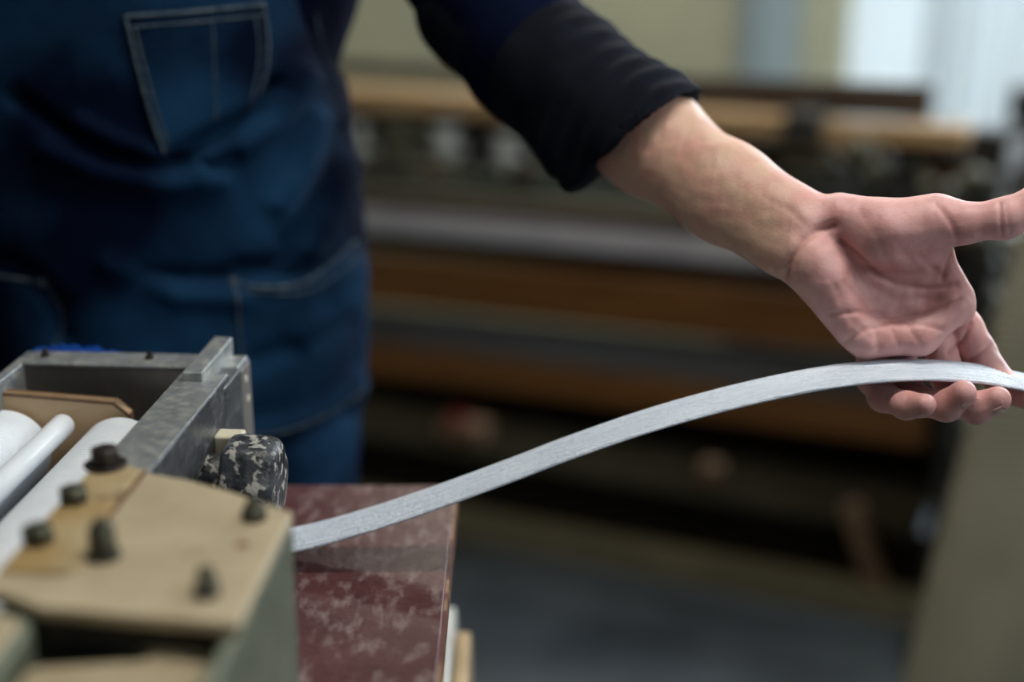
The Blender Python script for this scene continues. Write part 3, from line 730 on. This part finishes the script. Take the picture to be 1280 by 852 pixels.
hf.add(A(1086, 424, .966), A(1150, 420, .964), .0125, .0120, .007)     # pads under the fingers
hf.add(A(1150, 420, .964), A(1193, 386, .965), .0120, .0110, .007)
# fingers: (px, y, z) joints
FG = {
 'pinky': ([(1088, .946, -.302), (1091, .926, -.324), (1104, .904, -.330), (1133, .878, -.3265), (1156, .866, -.3215)], [.0110, .0105, .0095, .0086, .0074]),
 'ring': ([(1122, .948, -.300), (1130, .926, -.326), (1146, .904, -.333), (1183, .880, -.3275), (1204, .870, -.3150)], [.0115, .0108, .0102, .0096, .0087]),
 'middle': ([(1170, .948, -.296), (1184, .928, -.323), (1195, .902, -.333), (1221, .876, -.3275), (1247, .870, -.3195)], [.0118, .0110, .0104, .0097, .0088]),
 'index': ([(1194, .950, -.284), (1207, .945, -.295), (1223, .936, -.308), (1256, .908, -.325), (1286, .886, -.3240)], [.0122, .0116, .0110, .0100, .0084]),
}
FP = {}
for k, (pts, rs) in FG.items():
    W3 = [xyz(*p) for p in pts]; FP[k] = (W3, rs); hf.chain(W3, rs, .006, .0010)
th = [A(1150, 282, .952), A(1172, 277, .948), A(1206, 279, .940), A(1256, 273, .932), A(1300, 254, .928), A(1338, 238, .926)]
hf.chain(th, [.0165, .0150, .0118, .0118, .0112, .0088], .010, .010)
V, Q = hf.nets(); V = smooth(V, Q, 2, .5)
Nn = normals(V, Q); U_, W_ = project(V)
view = -V / np.linalg.norm(V, axis=1)[:, None]; facing = np.clip((Nn * view).sum(1) * 1.6 + .1, 0, 1)
def pdist(pl):
    best = np.full(len(V), 1e9)
    for (a, b) in zip(pl[:-1], pl[1:]):
        dx, dy = b[0] - a[0], b[1] - a[1]; t = np.clip(((U_ - a[0]) * dx + (W_ - a[1]) * dy) / (dx * dx + dy * dy + 1e-9), 0, 1)
        best = np.minimum(best, np.hypot(U_ - a[0] - t * dx, W_ - a[1] - t * dy))
    return best
cre = [  # polyline, width px, depth mm
 ([(1052, 302), (1075, 322), (1096, 342), (1122, 354), (1160, 360), (1196, 356)], 5, 2.0), ([(1040, 393), (1080, 389), (1112, 396), (1152, 390), (1200, 372)], 4, 1.2),
 ([(1054, 430), (1080, 412), (1112, 402), (1150, 404), (1178, 412)], 4, .9), ([(1116, 412), (1126, 436)], 4, .6), ([(1136, 408), (1152, 432)], 4, .6), ([(1096, 410), (1100, 440)], 5, .7),
 ([(980, 350), (988, 322), (1004, 300), (1022, 288), (1042, 282)], 6, 2.6), ([(962, 250), (988, 262), (1010, 282)], 6, .5),
 ([(1250, 254), (1253, 296)], 3, .9), ([(1258, 256), (1262, 292)], 3, .4), ([(1172, 254), (1188, 276), (1198, 300)], 5, 1.1), ([(1196, 306), (1184, 330), (1178, 350)], 4, 1.3), ([(1150, 320), (1178, 344)], 5, .8),
 ([(1186, 440), (1202, 428), (1214, 404)], 3.5, 1.6), ([(1212, 452), (1238, 430)], 3, 1.1), ([(1120, 300), (1150, 338)], 6, .6), ([(1100, 308), (1122, 345)], 6, .5), ([(1060, 340), (1120, 372), (1170, 372)], 8, .6),
 ([(1075, 262), (1100, 300), (1128, 318)], 7, .5), ([(1056, 352), (1098, 398)], 5, .5), ([(1040, 350), (1062, 396), (1088, 420)], 5, .4)]
disp = np.zeros(len(V)); red = np.zeros(len(V))
wy = (1.2 * wob(V, 220, 5))
for pl, wd, dp in cre:
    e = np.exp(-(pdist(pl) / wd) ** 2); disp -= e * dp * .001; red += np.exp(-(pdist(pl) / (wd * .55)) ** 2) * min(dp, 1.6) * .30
disp += .0004 * wob(V, 260, 3) + .00025 * wob(V, 600, 4)
V = V + Nn * (disp * facing)[:, None]
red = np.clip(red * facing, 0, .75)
pk = np.clip((U_ - 955) / 80, 0, 1); pk = np.clip(pk, 0, 1)
tipred = np.zeros(len(V))
for k, (W3, rs) in FP.items():
    dd = np.linalg.norm(V - W3[-1], axis=1); tipred = np.maximum(tipred, np.clip(1 - dd / .020, 0, 1))
hand_V, hand_Q = V, Q
tone1 = np.stack([pk, np.clip(red + tipred * .22 * 1.0, 0, 1), np.zeros(len(V)), np.ones(len(V))], 1)

# ---- rest of the body (under the clothes), coarse
bf = Field((-.72, .85, -1.31), (.14, 1.55, .52), .0065)
sh = np.array([-.145, 1.31, .085]); shR = np.array([-.535, 1.31, .085])
el = A(700, 100, 1.13); elR = np.array([-.62, 1.20, -.19]); wrR = np.array([-.55, 1.02, -.275])
bf.ell((-.34, 1.305, -.04), (.155, .105, .20), .03)
bf.ell((-.34, 1.300, -.28), (.150, .115, .20), .04)
bf.ell((-.34, 1.305, -.43), (.165, .125, .13), .04)
bf.add((-.34, 1.31, .08), (-.34, 1.30, .19), .06, .055, .03)
for s_, S, E_ in ((1, sh, el), (-1, shR, elR)):
    bf.add((-.34 + s_ * .06, 1.31, .07), S, .06, .055, .03); bf.add(S, E_, .052, .042, .02)
    bf.add((-.34 + s_ * .09, 1.30, -.46), (-.34 + s_ * .10, 1.29, -.85), .085, .055, .03)
    bf.add((-.34 + s_ * .10, 1.29, -.85), (-.34 + s_ * .10, 1.32, -1.23), .052, .036, .02)
bf.add(elR, wrR, .042, .030, .02)
hc = np.array([-.335, 1.275, .33])
bf.ell(hc + [0, .015, .03], (.078, .098, .105), .02)
bf.ell(hc + [0, -.025, -.05], (.060, .070, .075), .03)
bf.add(hc + [0, -.085, .015], hc + [0, -.112, -.022], .008, .013, .012)
bf.add(hc + [-.02, -.088, -.060], hc + [.02, -.088, -.060], .007, .007, .008)
for s_ in (-1, 1):
    bf.ell(hc + [s_ * .080, .01, -.01], (.010, .020, .032), .006)
    bf.ell(hc + [s_ * .031, -.098, .018], (.018, .018, .012), 0, cut=True)
    bf.add(hc + [s_ * .015, -.088, .036], hc + [s_ * .05, -.080, .038], .006, .006, .008)
# right hand resting on the machine frame
pz = wrR + [.02, -.035, -.012]
bf.ell(pz + [.012, -.025, -.006], (.040, .045, .016), .012)
V2, Q2 = bf.nets(); V2 = smooth(V2, Q2, 2, .5)
rf = Field((-.66, .84, -.36), (-.44, 1.0, -.24), .0018)
for i, (dx, L_) in enumerate(((-.030, .058), (-.010, .070), (.011, .074), (.032, .066))):
    b0 = pz + [.012 + dx, -.060 + abs(dx - .005) * .3, -.004]; b1 = b0 + [dx * .15, -L_ * .55, -.004]; b2 = b1 + [dx * .08, -L_ * .40, -.014]
    rf.chain([b0 + [0, .02, 0], b0, b1, b2], [.0095, .0090, .0082, .0070], .004, .001)
tb = pz + [.045, -.02, -.008]; rf.chain([tb, tb + [.022, -.025, -.004], tb + [.030, -.052, -.010]], [.011, .0095, .0078], .004, .001)
V3, Q3 = rf.nets(); V3 = smooth(V3, Q3, 1)
VV = np.vstack([hand_V, V2, V3]); QQ = np.vstack([hand_Q, Q2 + len(hand_V), Q3 + len(hand_V) + len(V2)])
t2 = np.zeros((len(V2) + len(V3), 4)); t2[:, 0] = .25; t2[:, 3] = 1
body = mesh('body', VV, QQ, M['skin'], person, True)
ca = body.data.color_attributes.new('tone', 'FLOAT_COLOR', 'POINT'); ca.data.foreach_set('color', np.vstack([tone1, t2]).astype(np.float32).ravel())
for s_ in (-1, 1):
    mb = MB(); c = hc + [s_ * .031, -.083, .018]; lathe(mb, c - [0, 0, .0], (0, -1, 0), [(-.011, .003), (-.006, .009), (0, .012), (.006, .0095), (.010, .005), (.0115, .001)], 20); e = mb.build('eye', M['eye'], person, True)
    mb = MB(); lathe(mb, c + [0, -.0098, 0], (0, -1, 0), [(0, .0052), (.0012, .0045), (.002, .001)], 16); mb.build('iris', M['iris'], e, True)
hfld = Field(hc - .16, hc + .18, .005); hfld.ell(hc + [0, .028, .045], (.088, .105, .105), 0); hfld.plane(hc + [0, -.062, .055], np.array([0, -.8, -.6]))
for s_ in (-1, 1): hfld.ell(hc + [s_ * .083, .0, -.035], (.02, .03, .05), 0, cut=True)
hv, hq = hfld.nets(); hv = smooth(hv, hq, 1); hv += normals(hv, hq) * (.003 * wob(hv, 160, 9))[:, None]; mesh('hair', hv, hq, M['hair'], person, True)
mb = MB(); tube(mb, [hc + [-.022, -.098, -.058], hc + [0, -.1015, -.060], hc + [.022, -.098, -.058]], [.0015, .003, .0015], 8); mb.build('mouth', M['red'] if False else M['nail'], person, True)
# fingernails on the curled fingertips
def nail(c, along, out, w_, l_, r):
    along = np.array(along, float); along /= np.linalg.norm(along); out = np.array(out, float); out -= along * out.dot(along); out /= np.linalg.norm(out); side = np.cross(along, out)
    P = []; nu_, nv_ = 9, 9
    for lay in (0, -.0007):
        for i in range(nu_):
            for j in range(nv_):
                u = (i / (nu_ - 1) * 2 - 1); v = j / (nv_ - 1) * 2 - 1
                ww = w_ * (1 - .35 * max(0, abs(v) - .4) ** 1.2); a = u * ww / r
                P.append(c + along * (l_ * v * (1 - .12 * u * u)) + side * (r * math.sin(a)) + out * (r * math.cos(a) - r + lay - .0012 * v * v))
    mb = MB(); n = nu_ * nv_
    F = [(i * nv_ + j, (i + 1) * nv_ + j, (i + 1) * nv_ + j + 1, i * nv_ + j + 1) for i in range(nu_ - 1) for j in range(nv_ - 1)]
    F += [tuple(q_ + n for q_ in f[::-1]) for f in F]
    rim = [i * nv_ for i in range(nu_)] + [(nu_ - 1) * nv_ + j for j in range(1, nv_)] + [i * nv_ + nv_ - 1 for i in range(nu_ - 2, -1, -1)] + [j for j in range(nv_ - 2, 0, -1)]
    F += [(rim[i], rim[(i + 1) % len(rim)], rim[(i + 1) % len(rim)] + n, rim[i] + n) for i in range(len(rim))]
    mb.add(P, F); return mb.build('fingernail', M['nail'], person, True)
for k, outv in (('ring', (.50, -.85, -.22)), ('middle', (.42, -.80, -.42)), ('pinky', (.2, -.45, -.9)), ('index', (.3, -.5, -.8))):
    W3, rs = FP[k]; al = W3[-1] - W3[-2]; al = al / np.linalg.norm(al); o_ = np.array(outv); o_ = o_ - al * o_.dot(al); o_ /= np.linalg.norm(o_)
    c = W3[-1] * .85 + W3[-2] * .15 + o_ * (rs[-1] + .0004); nail(c, al, o_, .0052, .0058, .0085)
al = th[-1] - th[-2]; nail(th[-1] + np.array([0, .0088, 0]) - al * .1, al, (0, 1, .2), .006, .0065, .009)

# ---- shirt
sf = Field((-.74, 1.0, -.50), (.17, 1.52, .22), .0055)
sf.ell((-.34, 1.305, -.03), (.213, .130, .22), .03)
sf.ell((-.34, 1.302, -.27), (.168, .132, .22), .05)
elO = A(693, 98, 1.135); cuff = A(797, 176, 1.082); el2 = A(640, 40, 1.155)
for s_, S in ((1, sh), (-1, shR)): sf.add((-.34 + s_ * .07, 1.31, .07), S, .075, .068, .03)
sf.add(sh, A(660, 62, 1.150), .070, .0560, .02); sf.add(A(660, 62, 1.150), A(705, 102, 1.13), .0560, .0545, .01)
sf.add(shR, elR, .068, .060, .02); sf.add(elR, elR * .4 + wrR * .6, .058, .050, .01)
sf.add((-.34, 1.31, .10), (-.34, 1.30, .15), .068, .064, .02); sf.carve((-.34, 1.31, .10), (-.34, 1.28, .40), .056, .060)
nd = A(744, 60, 1.12) - A(640, 0, 1.17); nd /= np.linalg.norm(nd)
e1 = A(758, 26, 1.12); e2 = A(640, 148, 1.13); pl_n = np.cross(e2 - e1, np.array([0, 1., -.2])); pl_n /= np.linalg.norm(pl_n)
if pl_n[0] < 0: pl_n = -pl_n
X, Y, Z = np.meshgrid(*sf.ax, indexing='ij', sparse=True)
sf.F = np.where(X > -.13, np.maximum(sf.F, ((X - e1[0]) * pl_n[0] + (Y - e1[1]) * pl_n[1] + (Z - e1[2]) * pl_n[2]).astype(np.float32)), sf.F)
wn_ = (wrR - elR) / np.linalg.norm(wrR - elR); c_ = elR * .5 + wrR * .5
sf.F = np.where(X < -.5, np.maximum(sf.F, ((X - c_[0]) * wn_[0] + (Y - c_[1]) * wn_[1] + (Z - c_[2]) * wn_[2]).astype(np.float32)), sf.F)
v_, q_ = sf.nets(); v_ = smooth(v_, q_, 1); v_ += normals(v_, q_) * (.003 * wob(v_, 40, 7) + .0012 * wob(v_, 110, 8))[:, None]
mesh('shirt', v_, q_, M['navy'], person, True)
# black undersleeve, open at the cuff
uf = Field((-.10, .97, -.35), (.22, 1.30, .06), .0020)
uf.add(A(600, 10, 1.17), A(700, 96, 1.132), .054, .0520, .01); uf.add(A(700, 96, 1.132), A(800, 170, 1.085), .0520, .0530, .02)
uf.add(A(712, 190, 1.10), A(722, 222, 1.088), .022, .0120, .030)
uf.add(A(800, 170, 1.085), A(880, 226, 1.04), .0530, .0520, .01)
fa = A(910, 236, 1.02) - A(815, 175, 1.075); fa /= np.linalg.norm(fa)
c1 = A(864, 126, 1.075); c2 = A(742, 222, 1.06); cn = np.cross(c2 - c1, A(800, 170, 1.)); cn /= np.linalg.norm(cn); cn = cn if cn[0] > 0 else -cn
cn = cn * .93 + np.array([0, -.15, 0]); cn /= np.linalg.norm(cn)
uf.plane(c1, cn); uf.carve(A(745, 134, 1.11), A(900, 240, 1.02), .0415, .0455)
v_, q_ = uf.nets(); v_ = smooth(v_, q_, 4)
ax_ = (v_ - A(800, 168, 1.085)) @ fa
rip = .0016 * np.sin(ax_ * 2 * PI / .021 + 1.4 * wob(v_, 30, 2)) * np.clip(1 + ax_ * 6, .2, 1)
v_ += normals(v_, q_) * (rip + .0007 * wob(v_, 90, 12))[:, None]
mesh('undersleeve', v_, q_, M['black'], person, True)

# ---- trousers and shoes
tf = Field((-.62, 1.08, -1.26), (-.06, 1.50, -.38), .008)
tf.ell((-.34, 1.305, -.46), (.172, .135, .14), .03)
for s_ in (-1, 1): tf.add((-.34 + s_ * .09, 1.30, -.48), (-.34 + s_ * .10, 1.30, -1.20), .092, .066, .03)
tf.plane((0, 0, -1.225), (0, 0, -1.))
v_, q_ = tf.nets(); v_ = smooth(v_, q_, 1); v_ += normals(v_, q_) * (.004 * wob(v_, 30, 17))[:, None]; mesh('trousers', v_, q_, M['trouser'], person, True)
for s_ in (-1, 1):
    ff = Field((-.34 + s_ * .10 - .06, 1.12, -1.305), (-.34 + s_ * .10 + .06, 1.42, -1.18), .006)
    ff.add((-.34 + s_ * .10, 1.36, -1.26), (-.34 + s_ * .11, 1.19, -1.268), .040, .036, .01); ff.add((-.34 + s_ * .10, 1.335, -1.245), (-.34 + s_ * .10, 1.32, -1.205), .045, .042, .01); ff.plane((0, 0, -1.298), (0, 0, -1.))
    v_, q_ = ff.nets(); mesh('shoe', smooth(v_, q_, 1), q_, M['shoe'], person, True)

# ---- denim apron wrapped round the front
YC = 1.30; XC = -.34
def ab(z):
    zs = [.10, .02, -.10, -.17, -.25, -.32, -.43, -.56, -.75, -.95]; a_ = [.175, .178, .182, .188, .196, .2015, .199, .183, .185, .19]; b_ = [.135, .142, .148, .150, .152, .155, .155, .15, .15, .155]
    return np.interp(-z, [-q for q in zs], a_), np.interp(-z, [-q for q in zs], b_)
FOLD = [  # polyline px, width px, amplitude mm (+ out)
 ([(20, 120), (70, 158), (130, 190), (200, 206), (265, 206), (290, 196)], 11, -7), ([(60, 185), (130, 216), (200, 228), (270, 226)], 15, 5), ([(100, 150), (150, 176), (200, 196)], 9, 5),
 ([(215, 196), (270, 168), (320, 140), (345, 108)], 11, -9), ([(250, 208), (300, 182), (345, 150), (380, 95)], 14, 7),
 ([(356, 300), (385, 262), (412, 215), (430, 165)], 14, -6), ([(345, 250), (375, 210), (395, 150)], 16, 5), ([(385, 310), (420, 262), (440, 205)], 12, 5),
 ([(180, 345), (230, 350), (290, 345), (350, 325)], 14, -5), ([(140, 330), (220, 365), (300, 372)], 14, 4), ([(300, 330), (360, 345), (410, 330), (455, 300)], 10, -4),
 ([(300, 545), (350, 535), (400, 512), (445, 480)], 14, 6), ([(320, 565), (380, 552), (440, 515)], 14, -6), ([(380, 420), (420, 390), (445, 340)], 16, 5),
 ([(0, 330), (40, 345), (70, 380), (78, 420)], 14, -5), ([(320, 450), (370, 430), (430, 400)], 16, -4)]
def fold(Pu, Pv):
    o = np.zeros_like(Pu)
    for pl, wd, am in FOLD:
        best = np.full(Pu.shape, 1e9)
        for (a, b) in zip(pl[:-1], pl[1:]):
            dx, dy = b[0] - a[0], b[1] - a[1]; t = np.clip(((Pu - a[0]) * dx + (Pv - a[1]) * dy) / (dx * dx + dy * dy), 0, 1)
            best = np.minimum(best, np.hypot(Pu - a[0] - t * dx, Pv - a[1] - t * dy))
        o += am * .0016 * np.exp(-(best / wd) ** 2)
    return o
def apron_pts(TH, Zz, out=0.0):
    a, b = ab(Zz); st_, ct = np.sin(TH), np.cos(TH)
    base = np.stack([XC + a * st_, YC - b * ct, Zz], -1); n = np.stack([st_ / a, -ct / b, 0 * Zz], -1); n /= np.linalg.norm(n, axis=-1)[..., None]
    fl = base.reshape(-1, 3); u, v = project(fl); f = fold(u, v) + .0022 * wob(fl, 22, 21) + .0010 * wob(fl, 70, 22)
    f = f.reshape(Zz.shape) * np.clip((ct + .25) * 2, 0, 1)
    low = np.clip((-Zz - .45) / .4, 0, 1); f += low * .008 * np.sin(TH * 9)
    return base + n * (f + out)[..., None]
def th_of(x, z):
    a, b = ab(z); return np.arcsin(np.clip((x - XC) / a, -.999, .999))
def on_apron(px, py, out=.002):
    """point on the apron surface seen at a pixel of the front view (planning helper)"""
    y = 1.16
    for _ in range(8):
        P = aty(px, py, y); thh = th_of(P[0], P[2]); a, b = ab(P[2]); y = YC - b * math.cos(thh)
    z = np.array([P[2]]); return apron_pts(np.array([thh]), z, out)[0]
nz_, nt_ = 300, 260; Zs = np.linspace(.09, -.92, nz_)
P = []
for z in Zs:
    # bib is narrow above the waist, the skirt wraps right round
    e = np.interp(-z, [-.09, .05, .105, .135, .17, .25], [.90, 1.02, 1.07, 1.14, 1.55, 2.05])
    TH = np.linspace(-e, e, nt_); P.append(apron_pts(TH, np.full(nt_, z)))
P = np.array(P).reshape(-1, 3); mb = MB(); grid(mb, P, nz_, nt_); ap = mb.build('apron', M['denim'], person, True)
so = ap.modifiers.new('thick', 'SOLIDIFY'); so.thickness = .0022; so.offset = 1
mb = MB()
for x0 in (-.235, -.445): # straps over the shoulders
    pts = [apron_pts(th_of(x0, np.array([.085])), np.array([.085]), .002)[0], (x0, 1.19, .12), (x0, 1.25, .155), (x0, 1.33, .15), (x0 + (.34 + x0) * -.3, 1.42, .08), (XC, 1.445, -.06)]
    sp_ = spline(pts, 30)
    for i in range(29): bar(mb, sp_[i], sp_[i + 1], .035, .004, (0, -.3, 1))
mb.build('apron_strap', M['denim'], person)
# bib pocket
c00, c01, c10, c11 = (156, 17), (327, 3), (203, 193), (318, 140)
nu, nv = 30, 34; P = []
for i in range(nv):
    for j in range(nu):
        u = j / (nu - 1); v = i / (nv - 1)
        a = np.array(c00) * (1 - u) + np.array(c01) * u; b = np.array(c10) * (1 - u) + np.array(c11) * u; q2 = a * (1 - v) + b * v
        q2[0] += 7 * math.sin(PI * v) * u; q2[1] += 14 * math.sin(PI * u) * v
        P.append(on_apron(q2[0], q2[1], .0045 - .0005 * v))
mb = MB(); grid(mb, P, nv, nu); pk_ = mb.build('bib_pocket', M['denim'], person, True); so = pk_.modifiers.new('t', 'SOLIDIFY'); so.thickness = .002; so.offset = 1
def seam(mb, pl, r=.0011, out=.0045, n=60, dash=True, flat=1):
    pts = spline([(a, b, 0) for a, b in pl], n); pp = [on_apron(a, b, out) for a, b, _ in pts]
    if not dash: tube(mb, pp, r, 6); return
    for i in range(0, n - 1, 2): tube(mb, [pp[i], (pp[i] + pp[min(i + 1, n - 1)]) / 2, pp[i + 1]], r, 5)
def seams(parent, out, rows):
    for (pl, r_, n_, dash) in rows:
        mb = MB(); seam(mb, pl, r_, out, n_, False); mb.build('seam', M['stitch'], parent, True)
seams(pk_, .0066, [([(157, 20), (240, 14), (326, 5)], .0018, 50, 0), ([(161, 33), (240, 27), (326, 18)], .0010, 60, 1), ([(158, 20), (172, 80), (188, 140), (205, 190)], .0015, 60, 0),
    ([(169, 32), (182, 85), (197, 140), (211, 184)], .0009, 60, 1), ([(326, 5), (331, 70), (318, 138)], .0013, 50, 0), ([(315, 18), (320, 70), (309, 138)], .0009, 50, 1), ([(263, 30), (266, 90), (268, 150)], .0006, 40, 1)])
seams(ap, .003, [([(292, 352), (330, 358), (372, 354), (410, 333), (452, 298)], .0016, 60, 0), ([(300, 362), (372, 365), (415, 344), (452, 312)], .0008, 70, 1), ([(292, 352), (297, 400), (300, 450), (300, 560)], .0012, 50, 0),
    ([(-30, 340), (20, 349), (52, 354)], .0014, 30, 0), ([(52, 354), (70, 385), (75, 410), (64, 440)], .0010, 40, 0), ([(310, 540), (360, 530), (410, 508), (448, 478)], .0008, 50, 1), ([(388, -30), (396, 40), (408, 85), (424, 104)], .0008, 30, 1)])
for (px, py) in ((292, 352), (50, 354)):
    c = on_apron(px, py, .0035); mb = MB(); lathe(mb, c, (.1, -1, 0), [(0, .0042), (.0012, .0040), (.0018, .0025)], 16); mb.build('rivet', M['stitch'], ap, True)
